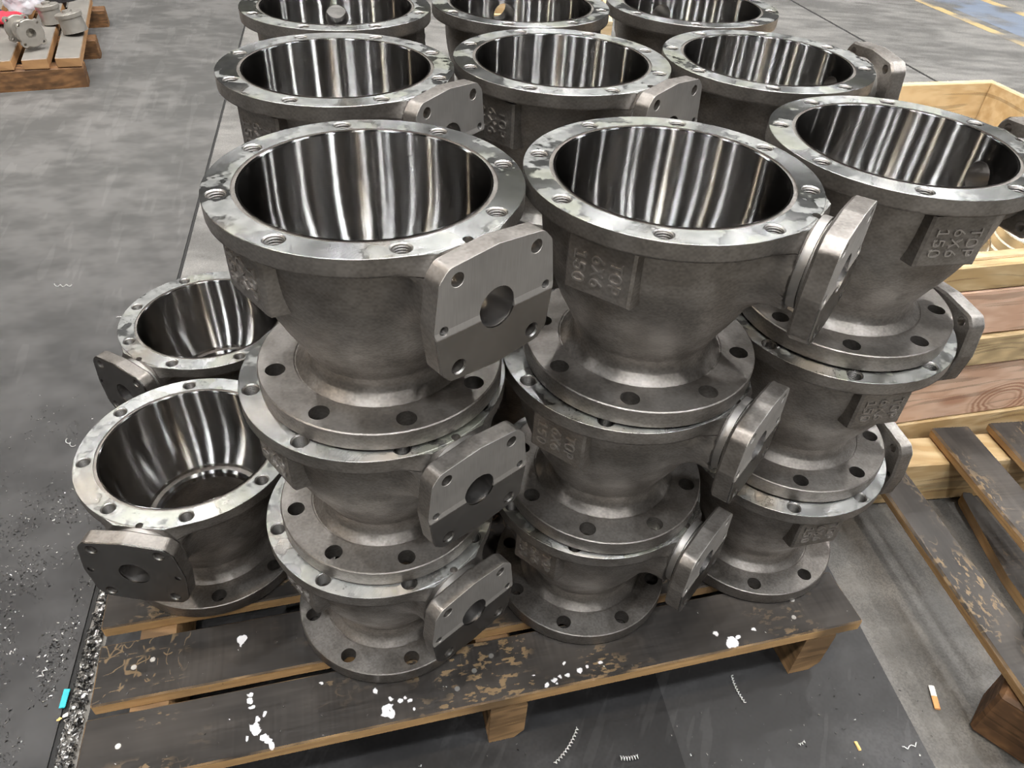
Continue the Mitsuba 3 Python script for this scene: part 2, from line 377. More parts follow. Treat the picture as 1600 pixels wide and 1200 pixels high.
def flat(poly, z0, z1):
    return mf(trimesh.creation.extrude_polygon(Polygon(poly), z1 - z0, engine='earcut')).translate([0, 0, z0])


j0, j1, j2 = np.array([-0.655, 0.445]), np.array([-1.022, 1.945]), np.array([-1.329, 3.188])
jd = (j2 - j0) / np.linalg.norm(j2 - j0)
ja, jb = j0 - jd * 1.6, j0 + jd * 5.2
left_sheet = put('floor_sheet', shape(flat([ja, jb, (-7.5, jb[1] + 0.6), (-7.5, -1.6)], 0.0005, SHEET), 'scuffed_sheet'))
tag(left_sheet, 'wide scuffed dark grey floor sheet covering the floor left of the pallet', 'floor sheet')
ml = [np.array([-0.709, 0.734]), np.array([-0.622, 0.447])]; mr = [np.array([0.664, 0.765]), np.array([0.702, 0.526])]
sm = [np.array([0.276, 0.647]), np.array([0.305, 0.502])]
ext = lambda a, b, t: a + (b - a) * t
front, backm = 2.6, -3.6
jn = np.array([jd[1], -jd[0]])                   # from the sheet's edge towards the pallet
beside = [ja + jn * 0.042, jb + jn * 0.042, jb + jn * 3, ja + jn * 3]
MAT1 = Polygon([ext(*ml, front), ext(*sm, front * 1.9), ext(*sm, backm), ext(*ml, backm * 0.5)]).intersection(Polygon(beside))
mat1 = put('rubber_mat', shape(flat(list(MAT1.exterior.coords)[:-1], 0.0005, 0.004), 'black_rubber'))
tag(mat1, 'dull black rubber mat under the left part of the loaded pallet', 'rubber mat')
mat2 = put('rubber_mat', shape(flat([ext(*sm, front * 1.9), ext(*mr, front), ext(*mr, backm * 0.35), ext(*sm, backm)], 0.0005, 0.004), 'grey_rubber'))
tag(mat2, 'lighter grey scuffed rubber mat under the right front corner of the loaded pallet', 'rubber mat')


def strip(a, b, w, z0, z1):
    a, b = np.array(a, float), np.array(b, float); d = (b - a) / np.linalg.norm(b - a); n = np.array([-d[1], d[0]]) * w / 2
    return flat([a - n, b - n, b + n, a + n], z0, z1)


jr = [np.array([1.817, 5.869]), np.array([1.993, 4.856]), np.array([2.15, 4.216])]
struct('trim_1', strip(ext(jr[2], jr[0], -1.2), ext(jr[2], jr[0], 2.6), 0.016, 0.0003, 0.0011), 'dust_dark', 'dark joint running across the concrete floor')
struct('trim_2', strip(ja + np.array([jd[1], -jd[0]]) * 0.0042, jb + np.array([jd[1], -jd[0]]) * 0.0042, 0.008, 0.0003, 0.0012), 'dust_dark', 'dark slot along the edge of the floor sheet')
yl = put('floor_line', shape(strip((2.70, 6.75), (3.30, 4.0), 0.075, 0.0004, 0.0012), 'yellow_paint'))
tag(yl, 'faded yellow line painted on the floor, nearer of the two', 'floor line')
yl2 = put('floor_line', shape(strip((3.25, 6.9), (3.75, 4.75), 0.085, 0.0004, 0.0012), 'yellow_paint'))
tag(yl2, 'yellow line painted on the floor in the far top right corner', 'floor line')
bay = put('painted_bay', shape(flat([(2.85, 6.7), (3.36, 4.2), (3.80, 4.3), (3.30, 6.8)], 0.0002, 0.0008), 'blue_grey_paint'))
tag(bay, 'bluish grey painted floor strip between the two yellow lines', 'floor paint')

# ------------------------------------------------------------------ wooden pallet with the valves
pallet = numbered('wooden_pallet')
tag(pallet, 'dirty wooden pallet of dark boards carrying all the stacked valve bodies', 'pallet')
PIV = np.array([-0.008, 0.516, 0.0]); V0 = float(PIV @ PV)
PF = T(frame((0, 0, ZP), PU, PV).tolist())


def uv_of(x, y): return x * PU[0] + y * PU[1], x * PV[0] + y * PV[1]


U0, U1 = -0.407, 0.765
vv = V0
for i in range(9):
    w = 0.096 if i else 0.098
    e0, e1 = U0 + [0.035, 0.0, -0.005, 0.008, 0, 0.004, -0.004, 0.002, 0][i], U1 + [0, -0.012, 0.004, -0.006, 0.003, 0, 0.005, -0.004, 0][i]
    if i == 0: e0 = U0 - 0.002
    m = chamfered(e0, e1, vv, vv + w, -0.024, 0.0, 0.0022, 0.0006, 40 + i).refine_to_length(0.05)
    put('board', shape(m, 'pallet_board_wood', 25), pallet, PF)
    vv += w + [0.017, 0.030, 0.022, 0.02, 0.024, 0.02, 0.02, 0.022, 0][i]
V1 = vv
for uu in (-0.36, 0.145, 0.672):
    prof = Polygon([(-0.028, 0.0005), (0.012, 0.0), (0.028, 0.018), (0.029, 0.1), (0.024, 0.112), (-0.028, 0.112)])
    m = mf(trimesh.creation.extrude_polygon(prof, V1 - V0 - 0.004, engine='earcut')).rotate([90, 0, 0]).translate([uu + 0.028, V1 - 0.002, -0.140 + 0.0044])
    put('stringer', shape(m, 'block_wood'), pallet, PF)
nail = shape(M3.cylinder(0.0012, 0.0045, 0.004, 12), 'bright_steel', 30)
for u_, v_ in ((-0.36, V0 + 0.05), (-0.355, V0 + 0.165), (0.10, V0 + 0.03), (0.16, V0 + 0.07), (0.13, V0 + 0.052), (0.67, V0 + 0.06), (0.655, V0 + 0.03), (-0.33, V0 + 0.172)):
    put('nail_head', nail, pallet, PF @ T().translate([u_, v_, -0.0004]))

# ------------------------------------------------------------------ the valve body, built once
H = 0.2396
RTB, RBB, PH = 0.1413, 0.12065, math.radians(22.5)
AX = 0.191                                                        # height of the stem axis
RO_PTS = np.array([(0.0, 0.0975), (0.024, 0.0985), (0.0285, 0.0935), (0.035, 0.0872), (0.043, 0.0838), (0.051, 0.0834), (0.058, 0.0862), (0.066, 0.0900), (0.074, 0.0938), (0.083, 0.0985), (0.095, 0.1050), (0.110, 0.1118),
                   (0.128, 0.1190), (0.147, 0.1250), (0.165, 0.1292), (0.182, 0.1315), (0.2, 0.1325), (0.26, 0.133)])


def smin(a, b, k):
    h = np.clip(0.5 + 0.5 * (b - a) / k, 0, 1)
    return b * (1 - h) + a * h - k * h * (1 - h)


def sdf(p):
    x, y, z = p[..., 0], p[..., 1], p[..., 2]
    r = np.hypot(x, y)
    R = np.interp(z, RO_PTS[:, 0], RO_PTS[:, 1])
    body = (r - R) * 0.93
    fl = np.maximum(r - 0.1555, np.abs(z - 0.2400) - 0.0205) ; dx, dz = r - 0.1555 + 0.003, np.abs(z - 0.24) - 0.0205 + 0.003
    fl = np.minimum(np.maximum(dx, dz), 0) + np.hypot(np.maximum(dx, 0), np.maximum(dz, 0)) - 0.003
    q = np.hypot(y, z - AX); rb = 0.0525
    boss = np.maximum(q - rb, np.maximum(x - 0.157, 0.05 - x))
    s = smin(body, fl, 0.008)
    s = smin(s, boss, 0.024)
    return np.maximum(np.maximum(s, x - 0.157), np.maximum(0.0215 - z, z - 0.2590))


def surface_nets(fn, lo, hi, h):
    ax = [np.arange(a, b + h, h) for a, b in zip(lo, hi)]
    G = np.stack(np.meshgrid(*ax, indexing='ij'), -1); v = fn(G); n = v.shape
    ins = v < 0
    cnt = np.zeros([s - 1 for s in n], int); pos = np.zeros([s - 1 for s in n] + [3]); num = np.zeros_like(cnt)
    for c in np.ndindex(2, 2, 2):
        cnt += ins[c[0]:n[0] - 1 + c[0], c[1]:n[1] - 1 + c[1], c[2]:n[2] - 1 + c[2]]
    act = (cnt > 0) & (cnt < 8)
    idx = -np.ones(cnt.shape, int); idx[act] = np.arange(act.sum())
    sl = lambda c: tuple(slice(c[k], n[k] - 1 + c[k]) for k in range(3))
    for a in range(3):
        for c in np.ndindex(2, 2, 2):
            if c[a]: continue
            d = list(c); d[a] = 1
            va, vb = v[sl(c)], v[sl(d)]; cr = (va < 0) != (vb < 0)
            t = np.where(cr, va / np.where(cr, va - vb, 1), 0)
            pt = np.array(c, float)[None, None, None] + t[..., None] * (np.array(d) - np.array(c))
            pos += np.where(cr[..., None], pt, 0); num += cr
    ii = np.argwhere(act)
    P = (ii + pos[act] / num[act][:, None]) * h + np.array(lo)
    F = []
    for a in range(3):
        b, c = (a + 1) % 3, (a + 2) % 3
        s0 = [slice(1, -1)] * 3; s1 = [slice(1, -1)] * 3
        s0[a] = slice(0, -1); s1[a] = slice(1, None)
        e0, e1 = ins[tuple(s0)], ins[tuple(s1)]
        for flip, msk in ((False, e0 & ~e1), (True, ~e0 & e1)):
            w = np.argwhere(msk)
            off = np.ones(3, int); off[a] = 0
            w = w + off
            g = []
            for ob, oc in ((-1, -1), (0, -1), (0, 0), (-1, 0)):
                q = w.copy(); q[:, b] += ob; q[:, c] += oc
                g.append(idx[q[:, 0], q[:, 1], q[:, 2]])
            g = np.stack(g, 1)
            if flip: g = g[:, ::-1]
            F += [g[:, [0, 1, 2]], g[:, [0, 2, 3]]]
    for _ in range(4):
        e = 2e-4
        gr = np.stack([(fn(P + e * np.eye(3)[k]) - fn(P - e * np.eye(3)[k])) / (2 * e) for k in range(3)], -1)
        d = fn(P)
        P = P - np.clip(d / np.maximum((gr ** 2).sum(-1), 0.2), -h, h)[:, None] * gr * 0.9
    return trimesh.Trimesh(P, np.vstack(F), process=False)


net = surface_nets(sdf, (-0.165, -0.165, 0.018), (0.165, 0.165, 0.268), 0.003)
casting = mf(net)
assert casting.status() == m3.Error.NoError and casting.volume() > 0, (casting.status(), casting.volume())
casting = casting.simplify(0.00012)


def cyl_x(r, x0, x1, segs=40): return M3.cylinder(x1 - x0, r, r, segs).rotate([0, 90, 0]).translate([x0, 0, AX])


BORE = np.array([(0.1235, H), (0.1215, H - 0.0012), (0.1215, 0.178), (0.1195, 0.160), (0.1160, 0.145), (0.1105, 0.130), (0.1035, 0.118), (0.0945, 0.108), (0.0915, 0.105), (0.0915, 0.097), (0.0880, 0.097), (0.0880, 0.1015), (0.0800, 0.1015), (0.0765, 0.097), (0.0765, 0.088)])
bore_cut = lathe([(0, 0.3), (0.1283, 0.3), (0.1283, H - 0.0018), (BORE[0, 0] + 0.0003, H - 0.0018)] + [(r + 0.0004, z) for r, z in BORE[1:]] + [(0.0769, -0.01), (0, -0.01)], 128)
stem_cut = cyl_x(0.0205, 0.06, 0.25)
holes_top = M3.batch_boolean([M3.cylinder(0.026, 0.0088, 0.0088, 24).translate([RTB * math.cos(PH + k * math.pi / 4), RTB * math.sin(PH + k * math.pi / 4), 0.2155]) for k in range(8)], m3.OpType.Add)
cones_top = M3.batch_boolean([M3.cylinder(0.0016, 0.0088, 0.0105, 24).translate([RTB * math.cos(PH + k * math.pi / 4), RTB * math.sin(PH + k * math.pi / 4), H - 0.0015]) for k in range(8)], m3.OpType.Add)
lug_hole = M3.cylinder(0.012, 0.0050, 0.0050, 20).translate([0.1665 - 0.013, 0, H - 0.011])
casting = casting.trim_by_plane([0, 0, -1], -H) - lathe([(0.1546, H + 0.0004), (0.1575, H + 0.0004), (0.1575, H - 0.0009), (0.1558, H - 0.0009)], 128).trim_by_plane([0, 0, 1], 0.024)
whole = casting - bore_cut - stem_cut - holes_top - cones_top - lug_hole
upper, belly = whole.split_by_plane([0, 0, 1], 0.2195)
face, rim = upper.split_by_plane([0, 0, 1], H - 0.0009)
# chamfered counterbore ring round the bore, part of the machined face
ring = lathe([(0.1286, H - 0.0001), (0.1283, H - 0.0018), (0.1236, H - 0.0019), (0.1232, H - 0.0022), (0.1232, H - 0.004), (0.1284, H - 0.004), (0.1290, H - 0.002)], 128)
face_t = tm(face.refine_to_length(0.007))
lower_f = lathe([(0.0769, 0.0), (0.108, 0.0), (0.108, 0.0018), (0.1385, 0.0018), (0.1402, 0.0035), (0.1402, 0.0245), (0.1388, 0.0258), (0.1000, 0.0258), (0.0990, 0.0250), (0.0769, 0.0250)], 128)
holes_bot = M3.batch_boolean([M3.cylinder(0.05, 0.0112, 0.0112, 28).translate([RBB * math.cos(PH + k * math.pi / 4), RBB * math.sin(PH + k * math.pi / 4), -0.01]) for k in range(8)], m3.OpType.Add)
lower_f = lower_f - holes_bot

# bore lining: an open surface of revolution, pierced by the stem hole
prof = [BORE[0]]
for a, b in zip(BORE[:-1], BORE[1:]):
    k = max(1, int(np.linalg.norm(b - a) / 0.012)); prof += [a + (b - a) * t for t in np.arange(1, k + 1) / k]
prof = np.array(prof); NB = 144
ang = np.arange(NB) * 2 * np.pi / NB
outer = prof + np.array([0.0003, 0])
cl = np.vstack([prof, outer[::-1]])
lin = CS([cl[::-1]], m3.FillRule.NonZero).revolve(NB) - stem_cut
lin_t = tm(lin.refine_to_length(0.02))
seg = np.diff(BORE, axis=0)


def bore_normals(pts, nf):
    r = np.hypot(pts[:, 0], pts[:, 1]); rad = np.c_[pts[:, 0] / r, pts[:, 1] / r]
    nr = (nf[:, :2] * rad).sum(1)
    zz = pts[:, 2]
    # smooth meridian slope on the tapered part only
    rp = np.interp(zz, BORE[::-1, 0 + 1][BORE[::-1, 1].argsort()], BORE[::-1, 0][BORE[::-1, 1].argsort()])
    e = 0.004
    srt = BORE[:, 1].argsort(kind='stable')
    f = lambda z: np.interp(z, BORE[srt, 1], BORE[srt, 0])
    sl = (f(zz + e) - f(zz - e)) / (2 * e)
    n = np.c_[-rad, sl]; n /= np.linalg.norm(n, axis=1, keepdims=True)
    smooth = (zz > 0.112) & (zz < H - 0.004) & (nr < -0.3)
    lat = np.c_[rad * nr[:, None], nf[:, 2]]; lat /= np.linalg.norm(lat, axis=1, keepdims=True) + 1e-12
    flat_ = np.where((np.abs(nr) > 0.05)[:, None], lat, nf)
    return np.where(smooth[:, None], n, flat_)


bore_shape = lathe_shape(lin_t, 'turned_bore', bore_normals)
face_shape = lathe_shape(face_t, 'turned_face')
ring_shape = lathe_shape(tm(ring), 'turned_face', lambda p, n: np.c_[p[:, :2] / np.hypot(p[:, 0], p[:, 1])[:, None] * np.sign((n[:, :2] * p[:, :2]).sum(1))[:, None] * np.hypot(n[:, 0], n[:, 1])[:, None], n[:, 2]])
belly_shape = shape(belly, 'cast_steel', 40)
rim_shape = shape(rim, 'cast_steel', 40)
lower_shape = shape(lower_f, 'cast_steel', 30)

# threads: a grooved sleeve in each tapped hole
def thread_sleeve(r, depth, pitch, segs=24):
    z = []; n = int(depth / pitch)
    for k in range(n):
        z += [(r, -k * pitch - 0.0012), (r - 0.0011, -(k + 0.5) * pitch - 0.0012)]
    z = np.array(z); a = np.arange(segs) * 2 * np.pi / segs
    hz = z[:, 1][:, None] - pitch * (np.arange(segs + 1) / segs)[None]
    aa = np.arange(segs + 1) * 2 * np.pi / segs
    v = np.stack([z[:, 0][:, None] * np.cos(aa), z[:, 0][:, None] * np.sin(aa), hz], -1).reshape(-1, 3)
    i, j = np.meshgrid(np.arange(len(z) - 1), np.arange(segs), indexing='ij'); s = segs + 1
    q = np.stack([i * s + j, (i + 1) * s + j, (i + 1) * s + j + 1, i * s + j + 1], -1).reshape(-1, 4)
    return trimesh.Trimesh(v, np.vstack([q[:, [0, 1, 2]], q[:, [0, 2, 3]]]), process=False)


sleeve_shape = mikit.ply(thread_sleeve(0.0087, 0.0185, 0.0026), 'thread_steel', smooth=False)
small_sleeve = mikit.ply(thread_sleeve(0.0046, 0.014, 0.0017, 16), 'thread_steel', smooth=False)

# mounting pad of the stem: plate with a milled face in two steps
outline = [(-0.0695, 0.0), (-0.0635, 0.046), (-0.053, 0.0575), (0.0, 0.0625), (0.053, 0.0575), (0.0635, 0.046), (0.0695, 0.0), (0.0635, -0.046), (0.053, -0.0575), (0.0, -0.0625), (-0.053, -0.0575), (-0.0635, -0.046)]
po = Polygon(outline).buffer(-0.011, quad_segs=6).buffer(0.011, quad_segs=6)


def layer(poly, x): return [(x, a, AX + b) for a, b in list(poly.exterior.coords)[:-1]]


plate = M3.hull_points(np.array(layer(po.buffer(-0.003), 0.1715) + layer(po, 0.1745) + layer(po, 0.1945) + layer(po.buffer(-0.0009), 0.1955)))
step = mf(trimesh.creation.extrude_polygon(Polygon([(0.1941, 0.2), (0.1941, 0.0), (0.1958, -0.0065), (0.2, -0.0065), (0.2, 0.2)]), 0.2, engine='earcut'))
step = step.rotate([90, 0, 0]).translate([0, 0.1, AX])            # polygon (x, z) swept along y
cuts = [cyl_x(0.0203, 0.15, 0.22, 40)]
for a in (-1, 1):
    for b in (-1, 1):
        cuts.append(cyl_x(0.0068, 0.15, 0.22, 24).translate([0, a * 0.0445, b * 0.0445]))
        cuts.append(M3.cylinder(0.003, 0.0062, 0.0086, 24).rotate([0, 90, 0]).translate([0.1930, a * 0.0445, AX + b * 0.0445]))
    cuts.append(cyl_x(0.0047, 0.15, 0.22, 20).translate([0, a * 0.0595, 0]))
plate = plate - M3.batch_boolean(cuts, m3.OpType.Add)
plain_p, _ = plate.split_by_plane([1, 0, 0], 0.1932)
front_p, plate = (plate - step).split_by_plane([1, 0, 0], 0.1932)
lower_p, front_p = front_p.split_by_plane([0, 0, -1], -(AX - 0.0066))
plate_shape = shape(plate, 'cast_steel', 30)
pface_shape = shape(front_p, 'milled_steel')
lface_shape = shape(lower_p, 'ground_steel')
plain_shape = shape(plain_p, 'ground_steel')                      # the two single valves have an unstepped face
gland = (cyl_x(0.0475, 0.1572, 0.1660, 64) + cyl_x(0.0440, 0.1655, 0.1716, 64)) - stem_cut
gland_shape = shape(gland, 'bright_steel', 30)
sb = (cyl_x(0.0204, 0.112, 0.1936, 40) - cyl_x(0.0199, 0.10, 0.25, 40)) - lathe([(0, 0.3), (0.1216, 0.3), (0.1216, 0.178), (0.1165, 0.145), (0.11, 0.13), (0.0, 0.13)], 96)
stem_bore_shape = shape(sb, 'stem_steel', 30)

# raised name plate, a quarter turn from the stem, with its raised lettering
LP = -0.142


def plate_pts(inset, y):
    return [(-0.0375 + inset, y, 0.1535 + inset), (0.0375 - inset, y, 0.1535 + inset), (0.0375 - inset, y, 0.2150), (-0.0375 + inset, y, 0.2150)]


name_plate = M3.hull_points(np.array(plate_pts(-0.003, -0.108) + plate_pts(0.0, -0.1385) + plate_pts(0.0028, -0.1412)))
name_plate = name_plate - lathe([(0, 0), (0.1245, 0), (0.1245, 0.3), (0, 0.3)], 64)
# the plate's own inner side lies in the casting's wall
name_shape = shape(name_plate, 'cast_steel')
txt = []
for word, tx in (('TOP', 0.0125), ('6X6', -0.0075), ('150', -0.0275)):
    t = meshkit.text_mesh(word, 0.0135, 0.0022)
    v = t.vertices.copy()
    L = v[:, 0].max() - v[:, 0].min()
    b_, u_, d_ = (v[:, 0] - v[:, 0].min()) * (0.034 / L), v[:, 1], v[:, 2]
    txt.append(trimesh.Trimesh(np.c_[tx + u_, -0.1409 - d_, 0.2005 - b_], t.faces, process=False))
letters = trimesh.util.concatenate(txt)
if mf(letters).volume() < 0: letters.invert()
letter_shape = mikit.ply(letters, 'worn_letter')


def valve(x, y, base, ang, label, group=None, threads=True, stepped=True):
    key = numbered('valve_body')
    tag(key, label, 'valve body', group)
    w = T().translate([x, y, ZP + base]).rotate([0, 0, 1], ang)
    b = put('belly', belly_shape, key, w)
    fl = put('top_flange', rim_shape, key, w)
    put('sealing_face', face_shape, fl, w); put('recess_ring', ring_shape, fl, w)
    if threads:
        for k in range(8):
            a = PH + k * math.pi / 4
            put('threaded_hole', sleeve_shape, fl, w @ T().translate([RTB * math.cos(a), RTB * math.sin(a), H]))
    put('bore', bore_shape, key, w)
    put('bottom_flange', lower_shape, key, w)
    pad = put('mounting_pad', plate_shape, key, w)
    if stepped:
        put('milled_face', pface_shape, pad, w); put('ground_face', lface_shape, pad, w)
    else:
        put('ground_face', plain_shape, pad, w)
    put('stem_bore', stem_bore_shape, key, w)
    if threads:
        for s in (-1, 1):
            put('screw_hole', small_sleeve, pad, w @ T().translate([0.1951, s * 0.0595, AX]).rotate([0, 1, 0], 90))
    put('gland_ring', gland_shape, key, w)
    npk = put('name_plate', name_shape, key, w)
    put('lettering', letter_shape, npk, w)
    return key


DZ = H + 0.0003
DECK = 0.0008
V = [  # x, y, level, stem angle, label
    (-0.1540, 0.6755, 2, -45.2, 'topmost valve body of the front left stack, square pad facing the camera'),
    (-0.1644, 0.6765, 1, -45.4, 'middle valve body of the front left stack, squeezed between two others'),
    (-0.1712, 0.6741, 0, -43.5, 'bottom valve body of the front left stack, standing on the front boards of the pallet'),
    (0.1525, 0.7375, 2, -32.5, 'topmost valve body of the front centre stack, its stem pad seen edge-on at the right'),
    (0.1388, 0.7461, 1, -35.2, 'middle valve body of the front centre stack, pad seen edge-on'),
    (0.1306, 0.7563, 0, -35.8, 'bottom valve body of the front centre stack, standing on the pallet boards'),
    (0.4431, 0.8655, 2, 10.6, 'topmost valve body of the front right stack, round stem hole visible inside its bore'),
    (0.4405, 0.8608, 1, 15.3, 'middle valve body of the front right stack, pad sticking out before the light wooden crate'),
    (0.4334, 0.8519, 0, 15.3, 'bottom valve body of the front right stack, at the right edge of the pallet'),
    (-0.4757, 0.7610, 0, -92.6, 'single oily valve body on the pallet at lower left, dark pad facing the camera'),
    (-0.5590, 1.0880, 0, -118.4, 'unstacked valve body at the pallet\'s left edge, pad pointing left over the floor'),
    (-0.2590, 1.0135, 2, -33.1, 'topmost valve body of the second row\'s left stack, right behind the front left stack'),
    (0.0424, 1.1068, 2, -40.4, 'topmost valve body of the second row\'s centre stack, behind the front centre stack'),
    (0.3506, 1.1714, 2, 13.0, 'topmost valve body of the second row\'s right stack, pad pointing away to the right'),
    (-0.3303, 1.3266, 2, 104.5, 'topmost valve body of the back row\'s left stack, cut by the photo\'s top edge'),
    (-0.0262, 1.4145, 2, 106.0, 'topmost valve body of the back row\'s middle stack, cut by the photo\'s top edge'),
    (0.2843, 1.4849, 2, 107.0, 'topmost valve body of the back row\'s right stack, cut by the photo\'s top edge'),
]
for x, y, lv, a, lab in V:
    valve(x, y, DECK + lv * DZ, a, lab, stepped='stack' in lab.replace('unstacked', ''))
hid = {0: 'bottom', 1: 'middle'}
for (x, y, lv, a, lab), nm in zip(V[11:], ('second row\'s left stack', 'second row\'s centre stack', 'second row\'s right stack', 'back row\'s left stack', 'back row\'s middle stack', 'back row\'s right stack')):
    for k in (0, 1):
        valve(x + (0.003 if 'row\'s left' in nm and y < 1.1 else 0), y, DECK + k * DZ, a, f'{hid[k]} valve body of the {nm}, almost hidden by the stacks before it', threads=False)


# ------------------------------------------------------------------ second pallet, at the right
rp = numbered('wooden_pallet')
tag(rp, 'grey weathered slatted pallet at the right edge, before the wooden crate', 'pallet')
RO = np.array([0.74, 0.948, ZP])
RF = T(frame(RO, RU, RV).tolist())
for i, (a, b, v0, v1) in enumerate(((0.0, 0.073, -0.62, 0.190), (0.197, 0.283, -0.62, 0.199), (0.336, 0.420, -0.62, 0.205), (0.47, 0.555, -0.62, 0.2))):
    put('board', shape(chamfered(a, b, v0, v1, -0.023, 0.0, 0.004, 0.0015, 80 + i).refine_to_length(0.05), 'grey_board_wood', 25), rp, RF)
low = Polygon([(0.262, 0.10), (0.270, 0.112), (0.287, 0.108), (0.297, -0.10), (0.30, -0.62), (0.205, -0.62), (0.226, -0.10)])
put('bottom_board', shape(mf(trimesh.creation.extrude_polygon(low.buffer(-0.004).buffer(0.004), 0.024, engine='earcut')).translate([0, 0, -0.1395]), 'grey_board_wood', 25), rp, RF)
put('stringer', shape(chamfered(0.02, 0.58, 0.115, 0.195, -0.1385, -0.0235, 0.003, 0.001, 91), 'crate_pine'), rp, RF)
put('block', shape(chamfered(-0.04, 0.04, -0.045, 0.045, -0.139, -0.0236, 0.006, 0.002, 92).rotate([0, 0, 38]).translate([0.040, -0.365, 0]), 'brown_wood'), rp, RF)
put('block', shape(chamfered(0.44, 0.55, -0.43, -0.34, -0.139, -0.0236, 0.006, 0.002, 93), 'brown_wood'), rp, RF)

hexp = Polygon([(0.027 * math.cos(math.pi / 6 + k * math.pi / 3), 0.027 * math.sin(math.pi / 6 + k * math.pi / 3)) for k in range(6)])
bolt = numbered('hex_bolt')
tag(bolt, 'thick hexagon steel bolt end lying on the grey pallet board at the right edge', 'bolt')
hb = mf(trimesh.creation.extrude_polygon(hexp, 0.034, engine='earcut')) ^ M3.hull(M3.cylinder(0.034, 0.0255, 0.0275, 40) + M3.cylinder(0.02, 0.028, 0.028, 40).translate([0, 0, 0.007]))
bw = T().translate([0.853, 0.672, ZP + 0.0238]).rotate([0, 0, 1], 12).rotate([0, 1, 0], 90)
put('head', shape(hb, 'bright_steel', 30), bolt, bw)
put('shank', shape(M3.cylinder(0.07, 0.0155, 0.0155, 32).translate([0, 0, 0.034]), 'thread_steel', 30), bolt, bw)

# ------------------------------------------------------------------ wooden crate with rings
crate = numbered('wooden_crate')
tag(crate, 'open light wooden crate of pine and pink planks at the right', 'crate')
KU, KV = np.array([0.964, 0.2656, 0]), np.array([-0.2656, 0.964, 0])
KF = T(frame((0.856, 1.19, ZP), KU, KV).tolist())
u0, u1, v1 = -0.2, 0.804, 0.956
TH = 0.022
for i, (z0, z1, mt, pr) in enumerate(((0.334, 0.388, 'crate_pine', 0.0), (0.226, 0.332, 'crate_pink', 0.0), (0.150, 0.224, 'crate_bark', -0.008), (0.002, 0.148, 'crate_pink', 0.0), (-0.139, 0.0, 'crate_pine', -0.004))):
    put('front_plank', shape(chamfered(u0, u1, pr, TH, z0, z1, 0.003, 0.0015, 100 + i).refine_to_length(0.1), mt, 25), crate, KF)
put('rim_rail', shape(chamfered(u0 + TH, u1 - TH, TH, TH + 0.026, 0.30, 0.39, 0.003, 0.001, 110), 'crate_ply'), crate, KF)
for i, (z0, z1) in enumerate(((0.0, 0.19), (0.192, 0.39))):
    put('back_plank', shape(chamfered(u0, u1, v1 - TH, v1, z0, z1, 0.003, 0.001, 120 + i), 'crate_ply'), crate, KF)
    put('side_plank', shape(chamfered(u1 - TH, u1, TH, v1 - TH, z0, z1, 0.003, 0.001, 130 + i), 'crate_ply'), crate, KF)
    put('side_plank', shape(chamfered(u0, u0 + TH, TH, v1 - TH, z0, z1, 0.003, 0.001, 140 + i), 'crate_ply'), crate, KF)
CF = 0.25
put('inner_floor', shape(chamfered(u0 + TH, u1 - TH, TH, v1 - TH, CF - 0.02, CF, 0.002), 'crate_ply'), crate, KF)


def ring_mesh(R, w, h):
    return lathe([(R - w, 0.0), (R, 0.0), (R + 0.004, 0.002), (R + 0.004, 0.014), (R, 0.017), (R, h * 0.6), (R - 0.003, h * 0.64), (R - 0.003, h - 0.002), (R - 0.005, h), (R - w + 0.002, h), (R - w, h - 0.003)], 64)


bsdf('ring_steel', {'type': 'twosided', 'bsdf': {'type': 'roughconductor', 'material': 'none', 'distribution': 'ggx', 'alpha': 0.16, 'specular_reflectance': {'type': 'rgb', 'value': [0.58, 0.55, 0.47]}}})
big = shape(ring_mesh(0.080, 0.012, 0.065), 'ring_steel', 30)
small = shape(ring_mesh(0.040, 0.014, 0.03), 'ring_steel', 30)
spots = [(at(1600, 378, 0.285), big, (18, -8), 'large turned steel ring leaning in the crate just behind its front rim'), (at(1514, 386, 0.292), small, (62, 40), 'small steel ring standing on edge in the crate next to the large ring')]
for q, shp, (rx, ry), lab in spots:
    k = put('steel_ring', shp, None, T().translate([q[0], q[1], ZP + (CF + 0.035 if shp is big else CF + 0.042)]).rotate([1, 0, 0], rx).rotate([0, 1, 0], ry))
    tag(k, lab, 'ring')
bx = numbered('wooden_crate')
tag(bx, 'yellow plywood crate far behind, glimpsed between the back row\'s middle and right stacks', 'crate')
for nm, m in (('front_panel', box(-0.22, 0.288, 2.95, 2.968, 0.0, 0.475)), ('back_panel', box(-0.22, 0.288, 3.4, 3.418, 0.0, 0.475)), ('side_panel', box(-0.22, -0.202, 2.969, 3.399, 0.0, 0.475)), ('side_panel', box(0.27, 0.288, 2.969, 3.399, 0.0, 0.475)), ('base_panel', box(-0.2, 0.269, 2.969, 3.399, 0.02, 0.04))):
    put(nm, shape(m, 'crate_ply'), bx)

